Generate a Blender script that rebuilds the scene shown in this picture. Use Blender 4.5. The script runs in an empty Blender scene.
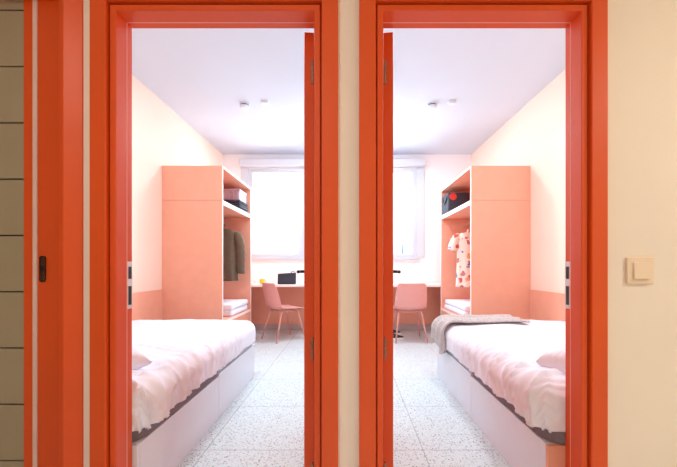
import bpy, bmesh, math, random
from mathutils import Vector, Matrix, noise
random.seed(7)
SC = bpy.context.scene
COL = SC.collection
PI = math.pi
CAMH = 1.04          # eye height
CEIL = 2.84
YD0, YD1 = 1.35, 1.46  # corridor face and room face of the door wall
YB = 5.67            # window wall
XL, XR = -2.04, 1.985

# ------------------------------------------------------------------ materials
def srgb(r, g, b):
    f = lambda c: (c/255/12.92) if c/255 <= .04045 else ((c/255+.055)/1.055)**2.4
    return (f(r), f(g), f(b), 1)

def mat(name, rgb, rough=.6, var=.04, scale=6, bump=0.0, bscale=120, metal=0, spec=.5, sheen=0, coat=0):
    m = bpy.data.materials.new(name); m.use_nodes = True
    nt = m.node_tree; b = nt.nodes['Principled BSDF']
    b.inputs['Roughness'].default_value = rough
    b.inputs['Metallic'].default_value = metal
    b.inputs['Specular IOR Level'].default_value = spec
    b.inputs['Sheen Weight'].default_value = sheen
    b.inputs['Coat Weight'].default_value = coat
    c = srgb(*rgb)
    tc = nt.nodes.new('ShaderNodeTexCoord')
    n = nt.nodes.new('ShaderNodeTexNoise'); n.inputs['Scale'].default_value = scale; n.inputs['Detail'].default_value = 3
    nt.links.new(tc.outputs['Object'], n.inputs['Vector'])
    r = nt.nodes.new('ShaderNodeValToRGB')
    r.color_ramp.elements[0].position = .3; r.color_ramp.elements[1].position = .7
    r.color_ramp.elements[0].color = tuple(x*(1-var) for x in c[:3])+(1,)
    r.color_ramp.elements[1].color = tuple(min(1, x*(1+var)) for x in c[:3])+(1,)
    nt.links.new(n.outputs['Fac'], r.inputs['Fac']); nt.links.new(r.outputs['Color'], b.inputs['Base Color'])
    if bump:
        n2 = nt.nodes.new('ShaderNodeTexNoise'); n2.inputs['Scale'].default_value = bscale; n2.inputs['Detail'].default_value = 2
        nt.links.new(tc.outputs['Object'], n2.inputs['Vector'])
        bp = nt.nodes.new('ShaderNodeBump'); bp.inputs['Strength'].default_value = bump; bp.inputs['Distance'].default_value = .003
        nt.links.new(n2.outputs['Fac'], bp.inputs['Height']); nt.links.new(bp.outputs['Normal'], b.inputs['Normal'])
    return m

M = {}
M['orange'] = mat('orange_lacquer', (220, 84, 24), .42, .03, 3, spec=.45)
M['corridor'] = mat('corridor_paint', (238, 228, 214), .85, .02, 2, bump=.15, bscale=180)
M['roomwall'] = mat('peach_wall_paint', (250, 224, 206), .8, .015, 2, bump=.1, bscale=180)
M['white'] = mat('white_wall_paint', (248, 246, 248), .8, .015, 2, bump=.1, bscale=180)
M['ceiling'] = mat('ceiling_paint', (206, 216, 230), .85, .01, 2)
M['salmon'] = mat('salmon_board', (235, 168, 142), .5, .03, 9, bump=.05, bscale=300)
M['edge'] = mat('pale_edge_band', (252, 236, 228), .5, .01)
M['laminate'] = mat('white_laminate', (226, 232, 242), .45, .01)
M['platform'] = mat('dark_grey_platform_fabric', (128, 120, 128), .8, .08, 60, bump=.4, bscale=500)
M['platform2'] = mat('light_grey_platform_fabric', (172, 184, 192), .8, .05, 60)
M['linen'] = mat('white_bed_linen', (236, 240, 252), .85, .02, 12, bump=.25, bscale=260, sheen=.2)
M['mattress'] = mat('mattress_ticking', (232, 232, 236), .9, .02, 30)
M['throw'] = mat('grey_beige_wool', (190, 182, 180), .95, .2, 60, bump=.9, bscale=220, sheen=.3)
M['pink'] = mat('dusty_pink_plastic', (234, 170, 162), .45, .02)
M['pinkleg'] = mat('pink_painted_legs', (222, 160, 148), .5, .03)
M['frame'] = mat('window_frame_white', (206, 214, 224), .4, .01)
M['blind'] = mat('blind_cassette', (212, 217, 226), .5, .01)
M['steel'] = mat('brushed_steel', (205, 203, 205), .35, .06, 80, metal=.7)
M['plate'] = mat('nickel_strike_plate', (226, 226, 232), .35, .03, 80, metal=.3)
M['hinge'] = mat('worn_hinge_metal', (170, 130, 110), .4, .3, 120, metal=.6)
M['black'] = mat('black_plastic', (26, 26, 30), .45, .1)
M['bronze'] = mat('dark_bronze', (78, 56, 44), .4, .1, 90, metal=.5)
M['gasket'] = mat('pale_door_gasket', (246, 190, 170), .6, .02)
M['seal'] = mat('white_seal_strip', (226, 200, 190), .5, .03)
M['tan'] = mat('taupe_panel', (162, 152, 126), .6, .04, 4)
M['switch'] = mat('cream_switch_plastic', (236, 216, 192), .35, .01)
M['grey_base'] = mat('grey_baseboard', (196, 182, 182), .5, .04)
M['jacket'] = mat('olive_brown_cloth', (104, 88, 70), .95, .12, 40, bump=.6, bscale=240, sheen=.2)
M['wood'] = mat('hanger_wood', (206, 140, 96), .5, .1, 20)
M['navy'] = mat('charcoal_fabric', (58, 58, 70), .85, .12, 60, bump=.5, bscale=240)
M['lilac'] = mat('pale_lilac_box', (192, 174, 186), .6, .1, 30)
M['red'] = mat('red_patch', (214, 62, 46), .6, .05)
M['yellow'] = mat('yellow_ceramic', (250, 206, 30), .4, .03)
M['rubber'] = mat('white_shoe_rubber', (236, 234, 232), .6, .03)
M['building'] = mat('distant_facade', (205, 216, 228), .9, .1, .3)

def glass_mat():
    m = bpy.data.materials.new('window_glass'); m.use_nodes = True
    nt = m.node_tree; nt.nodes.clear()
    o = nt.nodes.new('ShaderNodeOutputMaterial'); mx = nt.nodes.new('ShaderNodeMixShader')
    t = nt.nodes.new('ShaderNodeBsdfTransparent'); g = nt.nodes.new('ShaderNodeBsdfGlossy')
    g.inputs['Roughness'].default_value = .02; t.inputs['Color'].default_value = (.97, .99, 1, 1)
    f = nt.nodes.new('ShaderNodeFresnel'); f.inputs['IOR'].default_value = 1.3
    nt.links.new(f.outputs[0], mx.inputs[0]); nt.links.new(t.outputs[0], mx.inputs[1]); nt.links.new(g.outputs[0], mx.inputs[2])
    nt.links.new(mx.outputs[0], o.inputs['Surface']); return m
M['glass'] = glass_mat()

def emit_mat(name, col, st):
    m = bpy.data.materials.new(name); m.use_nodes = True
    b = m.node_tree.nodes['Principled BSDF']; b.inputs['Base Color'].default_value = col
    b.inputs['Emission Color'].default_value = col; b.inputs['Emission Strength'].default_value = st
    return m

def terrazzo():
    m = bpy.data.materials.new('terrazzo_tiles'); m.use_nodes = True
    nt = m.node_tree; N = nt.nodes.new; L = nt.links.new; b = nt.nodes['Principled BSDF']
    tc = N('ShaderNodeTexCoord'); V = tc.outputs['Object']
    base = srgb(212, 226, 231)
    cur = None
    def chips(scale, thr, cols, seedoff, prev, keep):
        mp = N('ShaderNodeMapping'); mp.inputs['Location'].default_value = (seedoff, seedoff*1.7, 0); L(V, mp.inputs[0])
        dn = N('ShaderNodeTexNoise'); dn.inputs['Scale'].default_value = scale*1.3; L(mp.outputs[0], dn.inputs['Vector'])
        mxv = N('ShaderNodeMix'); mxv.data_type = 'VECTOR'; mxv.inputs['Factor'].default_value = .012
        L(mp.outputs[0], mxv.inputs['A']); L(dn.outputs['Color'], mxv.inputs['B'])
        v = N('ShaderNodeTexVoronoi'); v.voronoi_dimensions = '2D'; v.inputs['Scale'].default_value = scale; v.inputs['Randomness'].default_value = .95
        L(mxv.outputs['Result'], v.inputs['Vector'])
        lt = N('ShaderNodeMath'); lt.operation = 'LESS_THAN'; lt.inputs[1].default_value = thr; L(v.outputs['Distance'], lt.inputs[0])
        sp = N('ShaderNodeSeparateColor'); L(v.outputs['Color'], sp.inputs[0])
        kp = N('ShaderNodeMath'); kp.operation = 'LESS_THAN'; kp.inputs[1].default_value = keep; L(sp.outputs[0], kp.inputs[0])
        ml = N('ShaderNodeMath'); ml.operation = 'MULTIPLY'; L(lt.outputs[0], ml.inputs[0]); L(kp.outputs[0], ml.inputs[1])
        cr = N('ShaderNodeValToRGB'); cr.color_ramp.interpolation = 'CONSTANT'
        for i, c in enumerate(cols):
            e = cr.color_ramp.elements[i] if i < 2 else cr.color_ramp.elements.new(.5)
            e.position = i/len(cols); e.color = srgb(*c)
        L(sp.outputs[1], cr.inputs[0])
        mx = N('ShaderNodeMix'); mx.data_type = 'RGBA'; L(ml.outputs[0], mx.inputs['Factor'])
        if prev is None: mx.inputs['A'].default_value = base
        else: L(prev, mx.inputs['A'])
        L(cr.outputs[0], mx.inputs['B']); return mx.outputs['Result']
    cur = chips(72, .30, [(176, 178, 180), (150, 150, 150), (196, 190, 176), (168, 176, 182)], 3, cur, .28)
    cur = chips(50, .2, [(150, 146, 142), (112, 112, 112), (178, 164, 144)], 11, cur, .25)
    cur = chips(110, .3, [(182, 184, 186), (204, 202, 198)], 23, cur, .4)
    sx = N('ShaderNodeSeparateXYZ'); L(V, sx.inputs[0])
    def seam(sock, off):
        a = N('ShaderNodeMath'); a.operation = 'ADD'; a.inputs[1].default_value = off; L(sock, a.inputs[0])
        md = N('ShaderNodeMath'); md.operation = 'PINGPONG'; md.inputs[1].default_value = .306; L(a.outputs[0], md.inputs[0])
        l = N('ShaderNodeMath'); l.operation = 'LESS_THAN'; l.inputs[1].default_value = .0022; L(md.outputs[0], l.inputs[0]); return l.outputs[0]
    s1 = seam(sx.outputs[0], -.419); s2 = seam(sx.outputs[1], -1.973)
    mxm = N('ShaderNodeMath'); mxm.operation = 'MAXIMUM'; L(s1, mxm.inputs[0]); L(s2, mxm.inputs[1])
    mx = N('ShaderNodeMix'); mx.data_type = 'RGBA'; L(mxm.outputs[0], mx.inputs['Factor']); L(cur, mx.inputs['A']); mx.inputs['B'].default_value = srgb(158, 160, 164)
    L(mx.outputs['Result'], b.inputs['Base Color']); b.inputs['Roughness'].default_value = .6; b.inputs['Specular IOR Level'].default_value = .3
    return m
M['terrazzo'] = terrazzo()

def print_cloth(name, base, cols, scale, thr=.34):
    m = bpy.data.materials.new(name); m.use_nodes = True
    nt = m.node_tree; N = nt.nodes.new; L = nt.links.new; b = nt.nodes['Principled BSDF']
    tc = N('ShaderNodeTexCoord'); v = N('ShaderNodeTexVoronoi'); v.inputs['Scale'].default_value = scale
    nz = N('ShaderNodeTexNoise'); nz.inputs['Scale'].default_value = scale*2.2; L(tc.outputs['Object'], nz.inputs['Vector'])
    mv = N('ShaderNodeMix'); mv.data_type = 'VECTOR'; mv.inputs['Factor'].default_value = .08
    L(tc.outputs['Object'], mv.inputs['A']); L(nz.outputs['Color'], mv.inputs['B']); L(mv.outputs['Result'], v.inputs['Vector'])
    lt = N('ShaderNodeMath'); lt.operation = 'LESS_THAN'; lt.inputs[1].default_value = thr; L(v.outputs['Distance'], lt.inputs[0])
    cr = N('ShaderNodeValToRGB'); cr.color_ramp.interpolation = 'CONSTANT'
    for i, c in enumerate(cols):
        e = cr.color_ramp.elements[i] if i < 2 else cr.color_ramp.elements.new(.5)
        e.position = i/len(cols); e.color = srgb(*c)
    sp = N('ShaderNodeSeparateColor'); L(v.outputs['Color'], sp.inputs[0]); L(sp.outputs[1], cr.inputs[0])
    mx = N('ShaderNodeMix'); mx.data_type = 'RGBA'; mx.inputs['A'].default_value = srgb(*base)
    L(lt.outputs[0], mx.inputs['Factor']); L(cr.outputs[0], mx.inputs['B']); L(mx.outputs['Result'], b.inputs['Base Color'])
    b.inputs['Roughness'].default_value = .9; return m
M['shirt'] = print_cloth('printed_shirt_cloth', (248, 226, 212), [(214, 92, 84), (120, 122, 176), (232, 170, 120), (196, 120, 120)], 11)

# ------------------------------------------------------------------ helpers
def link(name, bm, m, parent=None, smooth=False, origin=None):
    """one mesh object; verts are given in the parent's own frame (parent = Empty) or world"""
    bmesh.ops.recalc_face_normals(bm, faces=bm.faces[:])
    me = bpy.data.meshes.new(name); bm.to_mesh(me); bm.free()
    me.materials.append(m)
    if smooth:
        for p in me.polygons: p.use_smooth = True
    o = bpy.data.objects.new(name, me); COL.objects.link(o)
    if parent is not None:
        o.parent = parent
    if origin is not None:
        me.transform(Matrix.Translation(-Vector(origin))); o.location = origin
    return o

def tag(o, label=None, cat=None, group=None, kind=None):
    if label: o['label'] = label
    if cat: o['category'] = cat
    if group: o['group'] = group
    if kind: o['kind'] = kind
    return o

def empty(name, loc, label=None, cat=None, rz=0, group=None, kind=None):
    o = bpy.data.objects.new(name, None); COL.objects.link(o)
    o.location = loc; o.rotation_euler = (0, 0, rz); o.empty_display_size = .1
    return tag(o, label, cat, group, kind)

def shift(bm, v):
    bmesh.ops.translate(bm, verts=bm.verts[:], vec=v); return bm

def box(bm, x0, x1, y0, y1, z0, z1, bev=0, seg=2):
    x0, x1 = sorted((x0, x1)); y0, y1 = sorted((y0, y1)); z0, z1 = sorted((z0, z1))
    t = bmesh.new()
    bmesh.ops.create_cube(t, size=1)
    for v in t.verts:
        v.co = Vector((x0+(v.co.x+.5)*(x1-x0), y0+(v.co.y+.5)*(y1-y0), z0+(v.co.z+.5)*(z1-z0)))
    if bev: bmesh.ops.bevel(t, geom=t.edges[:], offset=bev, segments=seg, affect='EDGES', profile=.5)
    me = bpy.data.meshes.new('tmp'); t.to_mesh(me); t.free(); bm.from_mesh(me); bpy.data.meshes.remove(me)
    return bm

def B(*a, **k):
    return box(bmesh.new(), *a, **k)

def tube(bm, pts, rad, n=12, closed_ends=True):
    """tube through points with radii"""
    pts = [Vector(p) for p in pts]
    if not isinstance(rad, (list, tuple)): rad = [rad]*len(pts)
    rings = []
    prev = None
    for i, p in enumerate(pts):
        d = (pts[min(i+1, len(pts)-1)]-pts[max(i-1, 0)]).normalized()
        if prev is None:
            a = d.orthogonal().normalized()
        else:
            a = (prev - d*prev.dot(d)).normalized()
        prev = a; bb = d.cross(a)
        rings.append([bm.verts.new(p+(a*math.cos(2*PI*k/n)+bb*math.sin(2*PI*k/n))*rad[i]) for k in range(n)])
    for i in range(len(rings)-1):
        for k in range(n):
            bm.faces.new((rings[i][k], rings[i][(k+1) % n], rings[i+1][(k+1) % n], rings[i+1][k]))
    if closed_ends:
        bm.faces.new(rings[0][::-1]); bm.faces.new(rings[-1])
    return bm

def lathe(bm, prof, c, n=32):
    """prof: (r, z) list around vertical axis through c"""
    rings = []
    for r, z in prof:
        rings.append([bm.verts.new((c[0]+r*math.cos(2*PI*k/n), c[1]+r*math.sin(2*PI*k/n), c[2]+z)) for k in range(n)])
    for i in range(len(rings)-1):
        for k in range(n):
            bm.faces.new((rings[i][k], rings[i][(k+1) % n], rings[i+1][(k+1) % n], rings[i+1][k]))
    bm.faces.new(rings[0][::-1]); bm.faces.new(rings[-1]); return bm

def slab_holes(x0, x1, z0, z1, y0, y1, holes):
    """wall slab in XZ with rectangular holes (hx0,hx1,hz0,hz1)"""
    xs = sorted({x0, x1, *[h[0] for h in holes], *[h[1] for h in holes]})
    zs = sorted({z0, z1, *[h[2] for h in holes], *[h[3] for h in holes]})
    bm = bmesh.new()
    solid = {}
    for i in range(len(xs)-1):
        for j in range(len(zs)-1):
            cx, cz = (xs[i]+xs[i+1])/2, (zs[j]+zs[j+1])/2
            solid[i, j] = not any(h[0] < cx < h[1] and h[2] < cz < h[3] for h in holes)
    def q(*p): bm.faces.new([bm.verts.new(v) for v in p])
    for (i, j), s in solid.items():
        if not s: continue
        a, b, c, d = xs[i], xs[i+1], zs[j], zs[j+1]
        q((a, y0, c), (b, y0, c), (b, y0, d), (a, y0, d)); q((a, y1, c), (a, y1, d), (b, y1, d), (b, y1, c))
        if not solid.get((i-1, j)): q((a, y0, c), (a, y0, d), (a, y1, d), (a, y1, c))
        if not solid.get((i+1, j)): q((b, y0, c), (b, y1, c), (b, y1, d), (b, y0, d))
        if not solid.get((i, j-1)): q((a, y0, c), (a, y1, c), (b, y1, c), (b, y0, c))
        if not solid.get((i, j+1)): q((a, y0, d), (b, y0, d), (b, y1, d), (a, y1, d))
    bmesh.ops.remove_doubles(bm, verts=bm.verts[:], dist=1e-5)
    return bm

def struct(name, bm, m):
    return tag(link(name, bm, m), kind='structure')

def mirror(bm, s):
    if s < 0:
        for v in bm.verts: v.co.x *= -1
    return bm

# ------------------------------------------------------------------ shell
CX0, CX1, CY0 = -3.6, 3.9, -.62
struct('floor', B(CX0-.1, CX1+.1, CY0-.1, YB+.12, -.12, 0), M['terrazzo'])
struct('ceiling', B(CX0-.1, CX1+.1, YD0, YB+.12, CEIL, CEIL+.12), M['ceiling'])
struct('ceiling_corridor', B(CX0-.1, CX1+.1, CY0-.1, YD0, 2.5, 2.6), M['corridor'])
AO, BO, HO = .895, .133, 2.02      # clear opening of a bedroom door, outer and inner side, head
cut = .03
D3A, D3B = -1.90, -1.10
struct('wall_front', slab_holes(CX0, CX1, 0, CEIL, YD0, YD1,
       [(-AO-cut, -BO+cut, 0, HO+cut), (BO-cut, AO+cut, 0, HO+cut), (D3A, D3B, 0, 2.12)]), M['corridor'])
WINZ = (1.17, 2.60)
WL = (-1.62, -.74); WR = (.22, 1.10)
struct('wall_back', slab_holes(XL-.12, XR+.12, 0, CEIL, YB, YB+.12, [(*WL, *WINZ), (*WR, *WINZ)]), M['white'])
struct('wall_left', B(XL-.1, XL, YD1, YB, 0, CEIL), M['roomwall'])
struct('wall_right', B(XR, XR+.1, YD1, YB, 0, CEIL), M['roomwall'])
struct('wall_middle', B(-.05, .05, YD1, YB, 0, CEIL), M['white'])
struct('wall_corridor_rear', B(CX0, CX1, CY0-.1, CY0, 0, 2.5), M['corridor'])
struct('wall_corridor_left', B(CX0-.1, CX0, CY0, YD0, 0, 2.5), M['corridor'])
struct('wall_corridor_right', B(CX1, CX1+.1, CY0, YD0, 0, 2.5), M['corridor'])
struct('baseboard_left', B(XL, -.05, YB-.015, YB, 0, .092, bev=.003), M['grey_base'])
struct('baseboard_right', B(.05, XR, YB-.015, YB, 0, .092, bev=.003), M['grey_base'])

# windows -------------------------------------------------------------
def window(idx, x0, x1):
    z0, z1 = WINZ
    w = empty('window_%d' % idx, ((x0+x1)/2, YB, z0), kind='structure')
    O = Vector(w.location)
    def p(name, bm, m): return link(name, shift(bm, -O), m, w)
    fy0, fy1 = YB-.012, YB+.06
    bm = bmesh.new()
    for a in [(x0, x0+.07, z0, z1), (x1-.07, x1, z0, z1), (x0+.07, x1-.07, z0, z0+.06), (x0+.07, x1-.07, z1-.06, z1)]:
        box(bm, a[0], a[1], fy0, fy1, a[2], a[3], bev=.006)
    p('window_frame', bm, M['frame'])
    p('pane', B(x0+.065, x1-.065, YB+.025, YB+.031, z0+.055, z1-.055), M['glass'])
    bm = bmesh.new()   # flat surround of the blind guides
    bx0, bx1 = x0-.12, x1+.12
    box(bm, bx0, x0, YB-.02, YB-.001, z0, z1+.02, bev=.003); box(bm, x1, bx1-.02 if idx == 1 else bx1, YB-.02, YB-.001, z0, z1+.02, bev=.003)
    p('blind_guide', bm, M['frame'])
    p('window_sill', B(x0-.03, x1+.03, YB-.05, YB+.03, z0-.03, z0, bev=.004), M['frame'])
    p('blind_cassette', B(max(bx0, .06) if x0 > 0 else bx0, bx1, YB-.13, YB-.001, 2.62, 2.735, bev=.012), M['blind'])
    return w
window(1, *WL); window(2, *WR)

# ------------------------------------------------------------------ bedroom doors
def sweep_frame(prof, a, b, h):
    """profile (offset outward from opening, Y) up the left jamb, over the head, down the right jamb"""
    bm = bmesh.new(); st = []
    for (x, z, sx, sz) in [(a, 0, -1, 0), (a, h, -1, 1), (b, h, 1, 1), (b, 0, 1, 0)]:
        st.append([bm.verts.new((x+sx*d, y, z+sz*d)) for d, y in prof])
    for i in range(3):
        for k in range(len(prof)-1):
            bm.faces.new((st[i][k], st[i][k+1], st[i+1][k+1], st[i+1][k]))
    for s in (st[0], st[-1]): bm.faces.new(s)
    return bm
PROF = [(.0925, 1.35), (.0925, 1.334), (.0895, 1.330), (.032, 1.330), (.0295, 1.334), (.0295, 1.366), (.0235, 1.366), (.0235, 1.347),
        (.0215, 1.345), (.003, 1.345), (0, 1.348), (0, 1.411), (.001, 1.412), (.0105, 1.412), (.0105, 1.462), (.06, 1.466), (.06, 1.4605), (.0298, 1.4605), (.0298, 1.35)]

def bedroom_door(idx, s):
    d = empty('door_%d' % idx, (s*(AO+BO)/2, YD0, 0), kind='structure')
    O = Vector(d.location)
    def p(name, bm, m, par=None, smooth=False):
        return link(name, shift(mirror(bm, s), -O), m, par or d, smooth)
    # built for the right-hand door (hinges at x=+BO), mirrored for the left
    p('door_frame', sweep_frame(PROF, BO, AO, HO), M['orange'])
    p('door_gasket', sweep_frame([(.001, 1.4125), (.001, 1.4165), (.006, 1.4175), (.010, 1.4165), (.010, 1.4125)], BO, AO, HO), M['gasket'])
    # strike plate on the latch side
    xp = AO+.0105
    bm = B(xp-.003, xp, 1.4275, 1.4615, .862, 1.056, bev=.0008)
    box(bm, xp-.003, xp, 1.4195, 1.428, .955, 1.0, bev=.0008)
    sp = p('strike_plate', bm, M['plate'])
    bm = bmesh.new(); box(bm, xp-.0045, xp-.0028, 1.434, 1.4535, .985, 1.035, bev=.0006); box(bm, xp-.0045, xp-.0028, 1.434, 1.4535, .878, .955, bev=.0006)
    p('strike_slot', bm, M['black'], sp)
    # leaf: built closed-to-open, rotated about the hinge
    ang = math.radians(85)
    hx, hy = .1455, 1.468
    T, W = .041, .745
    def rot(bm):   # local: u along leaf width, v thickness to the room-facing side
        for v in bm.verts:
            u, t = v.co.x, v.co.y
            v.co.x = hx + u*math.cos(ang) + t*math.sin(ang)
            v.co.y = hy + u*math.sin(ang) - t*math.cos(ang) + T*math.cos(ang)*0
        return bm
    leaf = p('door_leaf', rot(B(0, W, 0, T, .008, 2.017, bev=.002)), M['orange'])
    for z0, z1 in ((1.80, 1.896), (.646, .738), (.12, .216)):
        bm = bmesh.new()
        tube(bm, [(-.004, .006, z0), (-.004, .006, z1)], .005, 12)
        for k in range(1, 4): tube(bm, [(-.004, .006, z0+k*(z1-z0)/4-.001), (-.004, .006, z0+k*(z1-z0)/4+.001)], .0056, 12)
        box(bm, -.002, -.0005, .003, .014, z0+.004, z1-.004)
        p('hinge', rot(bm), M['hinge'], leaf, False)
    for t0, sg in ((T, 1), (0, -1)):
        bm = bmesh.new(); uz = 1.003; uu = W-.06
        box(bm, uu-.02, uu+.02, t0, t0+sg*.008, uz-.09, uz+.11, bev=.003)
        tube(bm, [(uu, t0+sg*.006, uz), (uu, t0+sg*.045, uz), (uu-.006, t0+sg*.054, uz), (uu-.02, t0+sg*.057, uz), (uu-.11, t0+sg*.057, uz)], .0095, 12)
        p('door_handle', rot(bm), M['black'], leaf, False)
    return d
bedroom_door(1, -1); bedroom_door(2, 1)

# service cupboard door at the far left ---------------------------------
d3 = empty('door_3', ((D3A+D3B)/2, YD0, 0), kind='structure')
def p3(name, bm, m): return link(name, shift(bm, -Vector(d3.location)), m, d3)
bm = sweep_frame([(.077, 1.3499), (.077, 1.343), (.072, 1.3405), (.026, 1.318), (.022, 1.318), (.020, 1.322), (.020, 1.352),
                  (.014, 1.352), (.014, 1.346), (.012, 1.344), (-.012, 1.344), (-.014, 1.346), (-.014, 1.41), (0, 1.41), (0, 1.3499)], D3A, D3B, 2.12)
p3('door_frame', bm, M['orange'])
p3('lock_stile', B(-1.245, D3B+.0-.001, 1.400, 1.4595, .005, 2.118, bev=.003), M['orange'])
p3('seal_strip', B(-1.2635, -1.2455, 1.396, 1.4595, .005, 2.118, bev=.004), M['seal'])
p3('inner_stile', B(-1.300, -1.264, 1.399, 1.4595, .005, 2.118, bev=.002), M['orange'])
bm = bmesh.new(); z = 1.04+256/249 - 9*.2262
box(bm, D3A+.001, -1.301, 1.42, 1.4595, .005, 2.118)
while z < 2.1:
    z2 = min(z+.2262-.0055, 2.118)
    box(bm, D3A+.001, -1.301, 1.405, 1.4205, max(z, .005), z2, bev=.002)
    z += .2262
p3('grooved_panel', bm, M['tan'])
p3('groove_backing', B(D3A+.002, -1.3015, 1.4185, 1.4195, .006, 2.117), M['black'])
bm = B(-1.232, -1.210, 1.3955, 1.401, .975, 1.078, bev=.008, seg=3)
fp = p3('flush_lock_plate', bm, M['bronze'])
bm = bmesh.new(); box(bm, -1.2275, -1.2145, 1.3945, 1.3965, 1.015, 1.04, bev=.002); tube(bm, [(-1.221, 1.3945, 1.0), (-1.221, 1.3962, 1.0)], .004, 10)
link('keyhole', shift(bm, -Vector(d3.location)), M['black'], fp)

# light switch -------------------------------------------------------------
sw = empty('light_switch', (1.119, YD0, 1.021), 'square cream light switch with one rocker on the corridor wall beside the door', 'light switch')
link('frame_plate', B(-.052, .052, -.010, -.0005, -.052, .052, bev=.004, seg=3), M['switch'], sw)
bm = B(-.031, .033, -.016, -.0095, -.033, .031, bev=.003, seg=3)
for v in bm.verts:
    if v.co.y < -.012: v.co.y += (v.co.z)*.09
link('rocker', bm, M['switch'], sw)

# ------------------------------------------------------------------ beds
BW = .885      # aisle-side face of the bed base
def wr(p, k=1.0, seed=0.0):
    """crease height field in metres"""
    x, y, z = p
    q = Vector((x*4.2+y*2.4, y*3.2-x*1.3, z*3+seed))
    a = noise.noise(q)*.008
    q2 = Vector((x*1.6+y*1.2, y*10+x*4.5, seed+4))
    r = 1-abs(noise.noise(q2))*2.2
    b = max(0, r)**2.5*.019
    q3 = Vector((x*3+y*2, y*21-x*7, seed+9))
    c = max(0, 1-abs(noise.noise(q3))*2.5)**2*.006
    return a+(b+c)*k

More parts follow.
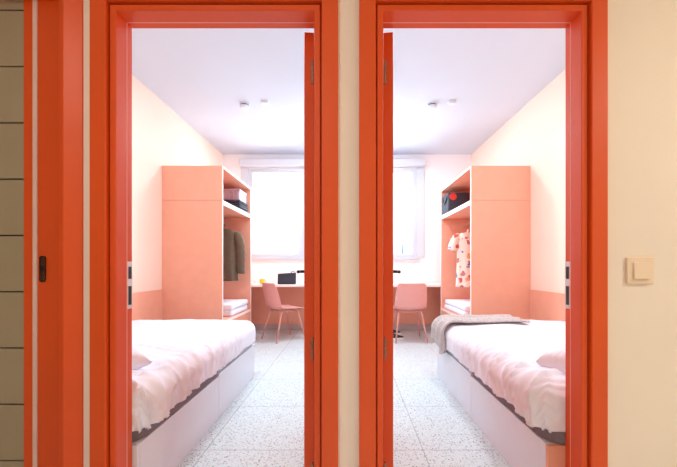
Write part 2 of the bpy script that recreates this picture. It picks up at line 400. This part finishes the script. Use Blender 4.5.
def bed_set(s, XW, name_side):
    lab = {'left': ('white laminate storage bed with grey platform in the left bedroom', 'rumpled white duvet covering the bed in the left bedroom', 'white pillow at the near end of the bed in the left bedroom'),
           'right': ('white laminate storage bed with grey platform in the right bedroom', 'rumpled white duvet on the right bedroom bed, under the grey throw', 'white pillow with creased corner on the bed in the right bedroom')}[name_side]
    bw = BW if s < 0 else .834
    y0, y1 = 1.465, 3.29
    bed = empty('storage_bed', (s*(bw+XW)/2, (y0+y1)/2, 0), lab[0], 'bed')
    O = Vector(bed.location)
    def p(name, bm, m, par=None, smooth=False): return link(name, shift(mirror(bm, s), -O), m, par or bed, smooth)
    xw = XW-.022
    p('end_panel', B(bw, xw, y0, y0+.018, 0, .284, bev=.002), M['salmon'] if s > 0 else M['laminate'])
    bm = B(bw+.02, xw, y0+.019, y1, 0, .283, bev=.002)
    p('storage_base', bm, M['laminate'])
    dr = p('drawer_front', B(bw, bw+.0195, y0+.019, 2.385, .0, .286, bev=.002), M['laminate'])
    p('drawer_front', B(bw, bw+.0195, 2.39, y1, .0, .302, bev=.002), M['laminate'])
    # platform with a rounded near corner
    def plat(ya, yb, z0, z1, ra, m, nm, rb=.0):
        bm = bmesh.new(); pts = []
        def arc(cx, cy, r, a0, a1):
            n = 12
            return [(cx+r*math.cos(a0+(a1-a0)*i/n), cy+r*math.sin(a0+(a1-a0)*i/n)) for i in range(n+1)]
        e = bw+.006
        pts += arc(e+ra, ya+ra, ra, PI, 1.5*PI) if ra else [(e, ya)]
        pts += [(xw, ya), (xw, yb)]
        pts += arc(e+rb, yb-rb, rb, PI/2, PI) if rb else [(e, yb)]
        lo = [bm.verts.new((x, y, z0)) for x, y in pts]; hi = [bm.verts.new((x, y, z1)) for x, y in pts]
        bm.faces.new(lo[::-1]); bm.faces.new(hi)
        for i in range(len(pts)): j = (i+1) % len(pts); bm.faces.new((lo[i], lo[j], hi[j], hi[i]))
        bmesh.ops.bevel(bm, geom=[ed for ed in bm.edges if abs(ed.verts[0].co.z-ed.verts[1].co.z) < 1e-6], offset=.006, segments=2, affect='EDGES')
        p(nm, bm, m)
    plat(y0, 2.375, .287, .338, .10, M['platform'], 'bed_platform')
    plat(2.39, y1, .303, .338, 0, M['platform2'], 'bed_platform', .05)
    p('mattress', B(bw+.035, xw, y0+.045, y1-.035, .339, .50, bev=.04, seg=4), M['mattress'], smooth=True)
    # duvet -------------------------------------------------
    top = .527; r = .085; rc = .10
    L = y1+.012-(y0+.0); Wd = xw-(bw-.022)
    nu, nv = 150, 210
    umax = Wd-r+r*PI/2+.105; vmax = L-r+r*PI/2+.10; vmin = r-(r*PI/2+.10)
    bm = bmesh.new(); grid = []
    for i in range(nu+1):
        row = []
        for j in range(nv+1):
            u = umax*i/nu; v = vmin+(vmax-vmin)*j/nv
            ex, ey = max(0, u-(Wd-r)), (v-(L-r) if v > L-r else min(0, v-r)); hy_ = math.hypot(ex, ey); e = max(ex, abs(ey))
            px, py = min(u, Wd-r), max(r, min(v, L-r))
            nx = ny = 0; nz = 1; drop = 0
            if e > 0:
                t = min(e/r, PI/2); h = r*math.sin(t); drop = r*(1-math.cos(t))+max(0, e-r*PI/2)*(.91+.09*math.sin(v*9+2*math.sin(v*4)+s)*(0 if v < r else 1 if v < 1.1 else .3) + (.09 if v < r else 0))
                px += ex/hy_*h; py += ey/hy_*h; nx, ny, nz = ex/hy_*math.sin(t), ey/hy_*math.sin(t), math.cos(t)
            z = top-drop
            near = max(0, 1-max(v, 0)/(L*.75))
            k = .35+1.0*near*min(1, u/Wd*1.3)
            if e > 0: k += .4*near
            hh = wr((u*.9, v, 0), k, 3.1 if s < 0 else 8.7)
            # softly domed top, flatter at the wall
            z += .014*math.sin(PI*min(1, u/Wd))*nz
            px += nx*hh; py += ny*hh; z += nz*hh
            z = max(z, .3405+.02*max(0, 1-e/.3))
            row.append(bm.verts.new((xw-px, max(y0+py, 1.463), z)))
        grid.append(row)
    for i in range(nu):
        for j in range(nv):
            bm.faces.new((grid[i][j], grid[i+1][j], grid[i+1][j+1], grid[i][j+1]))
    bmesh.ops.recalc_face_normals(bm, faces=bm.faces[:])
    if sum(f.normal.z for f in bm.faces) < 0: bmesh.ops.reverse_faces(bm, faces=bm.faces[:])
    # thickness inwards
    bm.normal_update()
    bmesh.ops.solidify(bm, geom=bm.faces[:], thickness=.010)
    du = link('duvet', shift(mirror(bm, s), -Vector((s*(bw+XW)/2, 2.4, .5))), M['linen'], None, True)
    du.location = (s*(bw+XW)/2, 2.4, .5)
    tag(du, lab[1], 'duvet')
    # pillow ------------------------------------------------
    bm = bmesh.new(); n = 44; pw, pl, ph = .64, .32, .105
    top_g, bot_g = [], []
    for i in range(n+1):
        a, b_ = [], []
        for j in range(n+1):
            x = -1+2*i/n; y = -1+2*j/n
            f = (1-abs(x)**3.2)*(1-abs(y)**3.2); f = max(0, f)**.42
            pin = 1-.10*(1-abs(x)**2)*abs(y)**6; pin2 = 1-.08*(1-abs(y)**2)*abs(x)**6
            X = x*pw/2*pin2; Y = y*pl/2*pin
            cz = noise.noise(Vector((x*2.2, y*2.2, 5+s)))*.012*f+max(0, 1-abs(noise.noise(Vector((x*3+y*2, y*4-x, 2+s))))*3)**2*.012*(1-f*.6)
            a.append(bm.verts.new((X, Y, ph*f+cz+.002)))
            b_.append(a[-1] if (i in (0, n) or j in (0, n)) else bm.verts.new((X, Y, -ph*.35*f)))
        top_g.append(a); bot_g.append(b_)
    for i in range(n):
        for j in range(n):
            bm.faces.new((top_g[i][j], top_g[i+1][j], top_g[i+1][j+1], top_g[i][j+1]))
            q = (bot_g[i][j], bot_g[i][j+1], bot_g[i+1][j+1], bot_g[i+1][j])
            if len(set(q)) > 2: bm.faces.new(q)
    pz = .60
    pil = link('pillow', bm, M['linen'], None, True)
    pil.location = (s*(bw+.43), 1.70, pz-.03)
    pil.rotation_euler = (math.radians(3), math.radians(-3*s), math.radians(25*s))
    tag(pil, lab[2], 'pillow')
    # salmon board on the wall beside the bed
    wp = link('wall_board', mirror(B(XW-.018, XW-.001, 1.475, 3.805, .0, .78, bev=.002), s), M['salmon'])
    tag(wp, 'low salmon wall board along the bed in the %s bedroom' % name_side, 'wall panel')
    return bed
bed_set(-1, 2.04, 'left'); bed_set(1, 1.985, 'right')

# throw blanket on the right bed
bm = bmesh.new(); nu, nv = 90, 50; rows = []
edge = .832-.022
for i in range(nu+1):
    row = []
    for j in range(nv+1):
        u = i/nu*1.0; v = j/nv*.40
        r = .10; flat = .62
        # u from the inner end towards the aisle then down
        fold = .010*math.sin(v*38+3*math.sin(u*4))+.006*noise.noise(Vector((u*9, v*12, 3)))
        e = max(0, u-flat)
        t = min(e/r, PI/2)
        x = edge+r-.018+flat-u if e == 0 else edge+r-.018-r*math.sin(t)
        z = .562-(r*(1-math.cos(t))+max(0, e-r*PI/2)*(.62+.16*math.sin(v*16)))
        lim = 0
        yy = 2.93+v*(1-.15*min(1, e*2))+.05*math.sin(u*4.5)*(1-u*.6) - .02
        nx, nz = -math.sin(t), math.cos(t)
        x += nx*(fold+.012); z += nz*(fold+.010)
        row.append(bm.verts.new((x, yy, max(z, lim))))
    rows.append(row)
for i in range(nu):
    for j in range(nv):
        bm.faces.new((rows[i][j], rows[i+1][j], rows[i+1][j+1], rows[i][j+1]))
bm.normal_update()
bmesh.ops.recalc_face_normals(bm, faces=bm.faces[:])
if sum(f.normal.z for f in bm.faces) < 0: bmesh.ops.reverse_faces(bm, faces=bm.faces[:])
bmesh.ops.solidify(bm, geom=bm.faces[:], thickness=.014)
tag(link('throw_blanket', bm, M['throw'], None, True, (1.15, 3.1, .55)), 'grey beige knitted throw draped over the far end of the right bed', 'blanket')

# ------------------------------------------------------------------ wardrobes
def wardrobe(s, XW, front, name_side, y0=3.82, y1=4.945):
    w = empty('open_wardrobe', (s*(XW+front)/2, (y0+y1)/2, 0), 'tall salmon open wardrobe with hanging space and shelf in the %s bedroom' % name_side, 'wardrobe')
    O = Vector(w.location)
    def p(name, bm, m, par=None): return link(name, shift(mirror(bm, s), -O), m, par or w)
    xw = XW-.001; T = .022; H = 2.13; e = .003
    bm = B(front+e, xw, y0, y0+T, .0, 1.752, bev=.001); box(bm, front+e, xw, y0, y0+T, 1.7545, H, bev=.001)
    p('side_panel', bm, M['salmon'])
    p('side_panel', B(front+e, xw, y1-T, y1, .0, H, bev=.001), M['salmon'])
    p('top_panel', B(front+e, xw, y0+T, y1-T, H-T, H), M['salmon'])
    p('back_panel', B(xw-.012, xw, y0+T, y1-T, .0, H-T), M['salmon'])
    p('shelf', B(front+e, xw-.013, y0+T+.0005, y1-T-.0005, 1.712, 1.752), M['salmon'])
    p('lower_shelf', B(front+e, xw-.013, y0+T+.0005, y1-T-.0005, .400, .425), M['salmon'])
    dr = p('drawer', B(front+e, front+.02, y0+T+.003, y1-T-.003, .06, .396, bev=.002), M['salmon'])
    p('drawer', B(front+e+.02, front+.06, y0+T+.003, y1-T-.003, .0, .055), M['salmon'])
    bm = bmesh.new(); q = 0.0006
    box(bm, front, front+e, y0, y0+T, 0, H); box(bm, front, front+e, y1-T, y1, 0, H)
    box(bm, front, front+e, y0+T, y1-T, H-T, H); box(bm, front, front+e, y0+T, y1-T, 1.706, 1.756); box(bm, front, front+e, y0+T, y1-T, .398, .427)
    p('edge_band', bm, M['edge'])
    bm = bmesh.new(); xr = (front+XW)/2-(.0 if s > 0 else -.02); tube(bm, [(xr, y0+T, 1.62), (xr, y1-T, 1.62)], .0125, 14)
    p('hanging_rail', bm, M['steel'])
    return w, xr
FL, FR = 1.378, 1.335
wl, xrl = wardrobe(-1, 2.04, FL, 'left'); wr_, xrr = wardrobe(1, 1.985, FR, 'right', y1=5.08)

def hanger(s, xr, y, lab, dr=0):
    h = empty('clothes_hanger', (s*xr, y, 1.62), lab, 'hanger')
    bm = bmesh.new(); a = [(.0*1, 0, -.075)]
    hook = [(0, 0, -.07-dr), (0, 0, -.03), (.012, 0, -.008)] + [(.0155*math.cos(t), 0, .0+.0155*math.sin(t)) for t in [0, .5, 1.0, 1.57, 2.1, 2.7, 3.1]]
    tube(bm, hook, .0022, 8); link('hook', bm, M['steel'], h, True)
    bm = bmesh.new()
    tube(bm, [(-.19, 0, -.155-dr), (-.12, 0, -.11-dr), (-.03, 0, -.075-dr), (.03, 0, -.075-dr), (.12, 0, -.11-dr), (.19, 0, -.155-dr)], [.008, .011, .011, .011, .011, .008], 10)
    link('shoulder_bar', bm, M['wood'], h, True)
    return h
hanger(-1, xrl, 4.70, 'wooden hanger holding the olive jacket in the left wardrobe', .03)
hanger(1, xrr, 4.75, 'wooden hanger holding the printed shirt in the right wardrobe', .05)

def garment(name, s, xc, y, ztop, length, hw, m, sleeve, label, cat, flare=1.0, seed=0):
    """hanging garment, shoulders across X; sections lofted top to bottom, sleeves as tapered tubes"""
    bm = bmesh.new(); n = 36; sec = []
    steps = 26
    for i in range(steps+1):
        t = i/steps; z = -t*length
        if t < .10:
            q = t/.10; w = .055+(hw-.055)*math.sin(q*PI/2)**1.0; d = .045+.03*q
        else:
            q = (t-.10)/.90; w = hw*(1-.06*math.sin(q*PI))*(1+.05*q*flare); d = .075+.01*q
        sec.append((z if t >= .1 else -(1-math.cos((t/.10)*PI/2))*.085-.0, w, d))
    rings = []
    for i, (z, w, d) in enumerate(sec):
        t = i/steps; ring = []
        for k in range(n):
            a = 2*PI*k/n
            fold = 1+.18*t*math.sin(a*7+seed)+.10*t*noise.noise(Vector((math.cos(a)*2, math.sin(a)*2, t*3+seed)))
            ring.append(bm.verts.new((w*math.copysign(abs(math.cos(a))**.8, math.cos(a)), d*math.sin(a)*fold, z)))
        rings.append(ring)
    for i in range(len(rings)-1):
        for k in range(n): bm.faces.new((rings[i][k], rings[i][(k+1) % n], rings[i+1][(k+1) % n], rings[i+1][k]))
    bm.faces.new(rings[0]); bm.faces.new(rings[-1][::-1])
    body = link(name, bm, m, None, True); body.location = (xc, y, ztop)
    for sg in (-1, 1):
        bm = bmesh.new()
        if sleeve == 'long':
            pts = [(sg*(hw-.05), 0, -.075), (sg*(hw-.005), .0, -.11), (sg*(hw+.03), .005, -.22), (sg*(hw+.045), .0, -.36), (sg*(hw+.05), -.015, -.5), (sg*(hw+.052), -.03, -.60)]
            rad = [.05, .068, .066, .058, .052, .05]
        else:
            pts = [(sg*(hw-.05), 0, -.06), (sg*(hw+.0), 0, -.09), (sg*(hw+.035), 0, -.17), (sg*(hw+.055), 0, -.25)]
            rad = [.05, .062, .064, .066]
        # resample
        P, R = [], []
        for i in range(len(pts)-1):
            for k in range(5):
                t = k/5; P.append(Vector(pts[i]).lerp(Vector(pts[i+1]), t)); R.append((rad[i]*(1-t)+rad[i+1]*t)*(1+.05*math.sin((i*5+k)*1.9)))
        P.append(Vector(pts[-1])); R.append(rad[-1]); tube(bm, P, R, 18)
        for v in bm.verts: v.co.y *= .75
        link('sleeve', bm, m, body, True)
    bm = bmesh.new()
    tube(bm, [(-.06, -.035, -.02), (-.035, .01, .022), (0, .03, .03), (.035, .01, .022), (.06, -.035, -.02), (.03, -.07, -.07), (0, -.08, -.10)], [.012, .016, .017, .016, .012, .010, .006], 10)
    link('collar', bm, m, body, True)
    bm = bmesh.new(); box(bm, -.012, .012, -.098, -.088, -length*.98, -.10, bev=.003)
    link('button_placket', bm, m, body)
    tag(body, label, cat)
    return body
garment('jacket', -1, -xrl, 4.70, 1.535, .70, .235, M['jacket'], 'long', 'olive brown jacket hanging in the open wardrobe of the left bedroom', 'jacket', seed=1.0)
garment('short_sleeve_shirt', 1, xrr, 4.75, 1.495, .745, .20, M['shirt'], 'short', 'pale short sleeved shirt with red and blue print in the right wardrobe', 'shirt', seed=2.4)

# shelf and lower compartment contents
def folded(name, x0, x1, y0, y1, z0, z1, m, label, cat, layers=4, parent=None):
    bm = bmesh.new(); h = (z1-z0)/layers
    for k in range(layers):
        j = .006*math.sin(k*2.3)
        box(bm, x0+j, x1+j, y0-j, y1-j, z0+k*h+.0005, z0+(k+1)*h-.0008, bev=min(h*.42, .02), seg=3)
    c = ((x0+x1)/2, (y0+y1)/2, z0)
    return tag(link(name, bm, m, None, True, c), label, cat)
folded('folded_linen', -1.93, -1.40, 4.20, 4.86, .4275, .575, M['linen'], 'folded white linen in the bottom of the left open wardrobe', 'linen', 2)
folded('folded_linen', 1.365, 1.90, 4.15, 5.0, .4275, .56, M['linen'], 'folded white linen in the bottom of the right open wardrobe', 'linen', 2)
folded('folded_clothes', -1.66, -1.40, 4.50, 4.88, 1.7565, 1.89, M['navy'], 'dark folded clothes on the top shelf of the left wardrobe', 'clothes', 4)
bx = empty('storage_box', (-1.53, 4.69, 1.891), 'pale lilac box on the dark clothes, left wardrobe shelf', 'box')
bm = B(-.115, .115, -.15, .15, 0.0, .12, bev=.006)
for k in range(4): box(bm, -.09+k*.06-.008, -.09+k*.06+.008, -.155, .155, .004, .116, bev=.003)
link('box_body', bm, M['lilac'], bx)
link('box_lid', B(-.122, .122, -.16, .16, .1203, .143, bev=.006), M['lilac'], bx)
bag = empty('duffel_bag', (1.487, 4.87, 1.7565), 'black bag with a red patch on the top shelf of the right wardrobe', 'bag')
bm = B(-.15, .14, -.17, .17, 0.0, .27, bev=.02, seg=4)
link('bag_body', bm, M['navy'], bag, True)
bm = bmesh.new(); tube(bm, [(-.085, -.1745, .21), (-.085, -.169, .21)], .048, 24); link('round_patch', bm, M['red'], bag)
bm = bmesh.new(); tube(bm, [(-.148, -.12, .235), (-.162, -.08, .15), (-.162, .04, .14), (-.148, .10, .235)], .010, 8); link('bag_strap', bm, M['black'], bag, True)

# ------------------------------------------------------------------ desks
def desk(s, XW, name_side):
    d = empty('wall_desk', (s*(XW+.05)/2, 5.38, 0), 'long built-in desk with white top and salmon front under the window of the %s bedroom' % name_side, 'desk')
    O = Vector(d.location)
    def p(name, bm, m): return link(name, shift(mirror(bm, s), -O), m, d)
    p('desk_top', B(.052, XW-.002, 5.09, YB-.022, .728, .762, bev=.002), M['edge'])
    p('back_board', B(.052, XW-.002, YB-.036, YB-.017, .094, .727), M['salmon'])
    p('side_support', B(XW-.024, XW-.002, 5.11, YB-.038, .0, .727), M['salmon'])
    p('side_support', B(.052, .074, 5.11, YB-.038, .0, .727), M['salmon'])
desk(-1, 2.04, 'left'); desk(1, 1.985, 'right')

# ------------------------------------------------------------------ chairs
def chair(loc, rz, label):
    c = empty('shell_chair', loc, label, 'chair', rz)
    # local: faces +Y, width X
    prof = [(.235, .415), (.225, .430), (.19, .440), (.10, .437), (0, .432), (-.10, .430), (-.165, .440), (-.20, .470), (-.222, .54), (-.236, .63), (-.248, .72), (-.256, .785), (-.259, .80)]
    wid = [.185, .20, .21, .218, .22, .22, .222, .222, .220, .215, .205, .188, .165]
    cup = [.0, .004, .008, .014, .02, .028, .04, .05, .05, .042, .03, .02, .014]
    # refine
    P = []
    for i in range(len(prof)-1):
        for k in range(4):
            t = k/4; f = lambda A: A[i]*(1-t)+A[i+1]*t
            P.append((prof[i][0]*(1-t)+prof[i+1][0]*t, prof[i][1]*(1-t)+prof[i+1][1]*t, f(wid), f(cup)))
    P.append((*prof[-1], wid[-1], cup[-1]))
    def shell(P):
        bm = bmesh.new(); n = 24; rows = []
        for i, (y, z, w, cu) in enumerate(P):
            i0, i1 = max(i-1, 0), min(i+1, len(P)-1)
            ty, tz = P[i1][0]-P[i0][0], P[i1][1]-P[i0][1]; l = math.hypot(ty, tz)
            ny, nz = -(-tz/l), -(ty/l)   # towards the sitter
            if i < 3: pass
            row = []
            for k in range(n+1):
                x = -1+2*k/n
                q = cu*abs(x)**2.6
                row.append(bm.verts.new((w*x, y+ny*q, z+nz*q)))
            rows.append(row)
        for i in range(len(rows)-1):
            for k in range(n): bm.faces.new((rows[i][k], rows[i][k+1], rows[i+1][k+1], rows[i+1][k]))
        bm.normal_update()
        bmesh.ops.solidify(bm, geom=bm.faces[:], thickness=.009)
        return bm
    link('seat', shell(P[:29]), M['pink'], c, True)
    link('backrest', shell(P[28:]), M['pink'], c, True)
    for sx in (-1, 1):
        for (yt, yb) in ((.13, .235), (-.11, -.225)):
            bm = bmesh.new(); tube(bm, [(sx*.145, yt, .412), (sx*.160, yt+(yb-yt)*.15, .37), (sx*.215, yb, .0)], [.015, .0155, .0095], 12)
            link('leg', bm, M['pinkleg'], c, True)
    bm = bmesh.new()
    for yt in (.13, -.11): tube(bm, [(-.148, yt, .408), (.148, yt, .408)], .010, 10)
    for sx in (-1, 1): tube(bm, [(sx*.145, .13, .408), (sx*.145, -.11, .408)], .010, 10)
    link('under_frame', bm, M['pinkleg'], c, True)
    return c
chair((-.925, 4.955, 0), math.radians(-50), 'dusty pink shell chair turned sideways at the desk in the left bedroom')
chair((.835, 4.90, 0), math.radians(2), 'dusty pink shell chair facing the desk in the right bedroom')

# desk things
bg = empty('laptop_sleeve', (-.915, 5.17, .7625), 'dark charcoal padded sleeve standing on the desk in the left bedroom', 'laptop sleeve')
bm = B(-.135, .135, -.02, .02, 0.0, .165, bev=.015, seg=4)
for v in bm.verts: v.co.y += v.co.z*.12; v.co.z *= 1+.05*math.sin(v.co.x*9)
link('sleeve_body', bm, M['navy'], bg, True)
bm = bmesh.new(); box(bm, -.12, .12, -.0235, -.0205, .128, .133); 
for v in bm.verts: v.co.y += v.co.z*.12
link('zip', bm, M['black'], bg)
bm = bmesh.new(); tube(bm, [(.06, .018, .158), (.065, .02, .185), (.09, .02, .19), (.115, .02, .185), (.12, .018, .155)], .005, 8); link('loop', bm, M['black'], bg, True)
cup = empty('yellow_cup', (-1.285, 5.20, .7625), 'small yellow cup on the desk behind the pink chair, left bedroom', 'cup')
bm = bmesh.new(); lathe(bm, [(.024, 0), (.034, .004), (.038, .07), (.0385, .075), (.035, .075), (.032, .012), (.004, .010)], (0, 0, 0)); link('cup_body', bm, M['yellow'], cup, True)
bm = bmesh.new(); tube(bm, [(.036, 0, .06), (.055, 0, .058), (.062, 0, .04), (.053, 0, .022), (.035, 0, .018)], .0045, 8); link('cup_handle', bm, M['yellow'], cup, True)

# shoes under the right desk
def shoe(loc, rz, label):
    o = empty('sneaker', loc, label, 'shoe', rz, 'sneakers under the right desk')
    def foot(levels, nlen=20):
        bm = bmesh.new(); rings = []
        for (z, sc, yoff, ys) in levels:
            ring = []
            for k in range(28):
                a = 2*PI*k/28
                y = math.sin(a); w = .046*(1 - .16*(1-y)*.5 - .10*math.cos(y*2.2))*sc
                ring.append(bm.verts.new((w*math.cos(a), yoff+.14*y*ys, z(y) if callable(z) else z)))
            rings.append(ring)
        for i in range(len(rings)-1):
            for k in range(28): bm.faces.new((rings[i][k], rings[i][(k+1) % 28], rings[i+1][(k+1) % 28], rings[i+1][k]))
        bm.faces.new(rings[0][::-1]); bm.faces.new(rings[-1]); return bm
    link('sole', foot([(0, .96, 0, 1), (.004, 1.02, 0, 1.01), (.024, 1.03, 0, 1.01), (.026, .98, 0, .99)]), M['rubber'], o, True)
    link('upper', foot([(.0265, .97, 0, .98), (lambda y: .052-.012*y, .93, -.005, .94), (lambda y: .078-.022*y, .72, -.03, .72), (lambda y: .090-.012*y, .55, -.055, .50), (lambda y: .082-.012*y, .42, -.055, .42)]), M['navy'], o, True)
    bm = bmesh.new()
    for k in range(4): tube(bm, [(-.022, .0+k*.017, .083-k*.008), (0, .002+k*.017, .089-k*.009), (.022, k*.017, .083-k*.008)], .0022, 6)
    link('laces', bm, M['rubber'], o, True)
shoe((.66, 5.27, 0), math.radians(-70), 'dark sneaker with white sole under the right desk, nearer the wall')
shoe((.645, 4.93, 0), math.radians(-80), 'dark sneaker with white sole under the right desk, nearer the bed aisle')

# ------------------------------------------------------------------ ceiling devices
def detector(x, y, r, label, nm, cat):
    d = empty(nm, (x, y, CEIL), label, cat)
    bm = bmesh.new(); lathe(bm, [(r*.55, -.055), (r*.8, -.05), (r*.92, -.035), (r*.94, -.022)][::1], (0, 0, 0), 28); link('sensor_dome', bm, M['laminate'], d, True)
    bm = bmesh.new(); lathe(bm, [(r*.86, -.022), (r*.86, -.012)], (0, 0, 0), 28); link('vent_ring', bm, M['black'], d)
    bm = bmesh.new(); lathe(bm, [(r, -.012), (r*1.02, -.006), (r, -.0005)], (0, 0, 0), 28); link('mounting_base', bm, M['laminate'], d)
for s, side in ((-1, 'left'), (1, 'right')):
    detector(-1.16 if s < 0 else .93, 3.90, .055, 'round smoke detector with dark ring on the %s bedroom ceiling' % side, 'smoke_detector', 'smoke detector')
    x = -.92 if s < 0 else 1.13
    sp = empty('sprinkler_head', (x, 3.84, CEIL), 'small white round sprinkler cap on the %s bedroom ceiling' % side, 'sprinkler')
    bm = bmesh.new(); lathe(bm, [(.030, -.030), (.036, -.027), (.038, -.016)], (0, 0, 0), 24); link('cap', bm, M['laminate'], sp, True)
    bm = bmesh.new(); lathe(bm, [(.03, -.016), (.044, -.008), (.046, -.0005)], (0, 0, 0), 24); link('flange', bm, M['plate'], sp, True)

# ------------------------------------------------------------------ corridor lamps, plus unseen lamps added in the bedrooms
def lamp(loc, r, label, power, col, nm='ceiling_lamp'):
    l = empty(nm, loc, label, 'ceiling lamp')
    bm = bmesh.new(); lathe(bm, [(r, -.03), (r*1.03, -.02), (r*1.03, -.0005)], (0, 0, 0), 32); link('lamp_housing', bm, M['laminate'], l)
    bm = bmesh.new(); lathe(bm, [(r*.9, -.034), (r*.93, -.0305)], (0, 0, 0), 32); link('diffuser', bm, emit_mat('lamp_diffuser', (*col, 1), 6), l)
    li = bpy.data.lights.new('lamp_light', 'AREA'); li.shape = 'DISK'; li.size = r*1.8; li.energy = power; li.color = col
    o = bpy.data.objects.new('lamp_light', li); COL.objects.link(o); o.location = (loc[0], loc[1], loc[2]-.04)
    return o
lamp((-1.0, 2.4, CEIL), .18, 'added round ceiling lamp, unseen, near the door in the left bedroom', 16, (.84, .95, 1))  # pair added out of view above the door heads to brighten the beds
lamp((1.0, 2.4, CEIL), .18, 'added round ceiling lamp, unseen, near the door in the right bedroom', 16, (.84, .95, 1))
lamp((2.35, .35, 2.5), .14, 'round warm ceiling lamp at the right end of the corridor', 20.5, (1, .93, .81))
lamp((-.75, -.1, 2.5), .12, 'round warm ceiling lamp in the middle of the corridor', 9.5, (1, .90, .82))

lamp((-.40, 4.5, CEIL), .10, 'added small round ceiling lamp, unseen, near the middle wall in the left bedroom', 24, (.84, .94, 1))  # pair added behind the jambs, unseen, to lighten the window end
lamp((.40, 4.5, CEIL), .10, 'added small round ceiling lamp, unseen, near the middle wall in the right bedroom', 24, (.84, .94, 1))
# daylight through the two windows
for (x0, x1) in (WL, WR):
    li = bpy.data.lights.new('window_daylight', 'AREA'); li.shape = 'RECTANGLE'; li.size = x1-x0-.14; li.size_y = WINZ[1]-WINZ[0]-.12
    li.energy = 25; li.color = (.76, .91, 1.0)
    o = bpy.data.objects.new('window_daylight', li); COL.objects.link(o)
    o.location = ((x0+x1)/2, YB+.10, (WINZ[0]+WINZ[1])/2); o.rotation_euler = (math.radians(-90), 0, 0)

# distant buildings outside
for i, (x, y, w, h) in enumerate([(-12, 62, 5, 4.6), (-6.8, 58, 2.6, 4.2), (-9.3, 70, 3, 5.4), (7, 64, 5, 4.4), (11.5, 60, 3, 4.9)]):
    b = empty('distant_building', (x, y, -3), 'hazy pale building far outside the %s window' % ('left' if x < 0 else 'right'), 'building', group='buildings outside the %s window' % ('left' if x < 0 else 'right'))
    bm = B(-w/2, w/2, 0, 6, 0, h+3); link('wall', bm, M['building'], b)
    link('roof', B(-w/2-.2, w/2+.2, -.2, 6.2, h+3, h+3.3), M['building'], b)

# world -------------------------------------------------------------
W = bpy.data.worlds.new('sky'); SC.world = W; W.use_nodes = True
bgn = W.node_tree.nodes['Background']; bgn.inputs['Color'].default_value = (.93, .97, 1, 1); bgn.inputs['Strength'].default_value = 2.2

# camera -------------------------------------------------------------
cam = bpy.data.cameras.new('camera'); co = bpy.data.objects.new('camera', cam); COL.objects.link(co)
co.location = (0, 0, CAMH); co.rotation_euler = (PI/2, 0, 0)
cam.sensor_width = 36; cam.lens = 36*350/677
cam.shift_x = (338.5-348.7)/677; cam.shift_y = (265.5-233.5)/677
cam.clip_start = .02; cam.clip_end = 300
SC.camera = co
SC.cycles.max_bounces = 16; SC.cycles.diffuse_bounces = 10
vs = SC.view_settings
vs.view_transform = 'Standard'; vs.look = 'None'; vs.gamma = 1; vs.use_curve_mapping = False; vs.exposure = 0.26
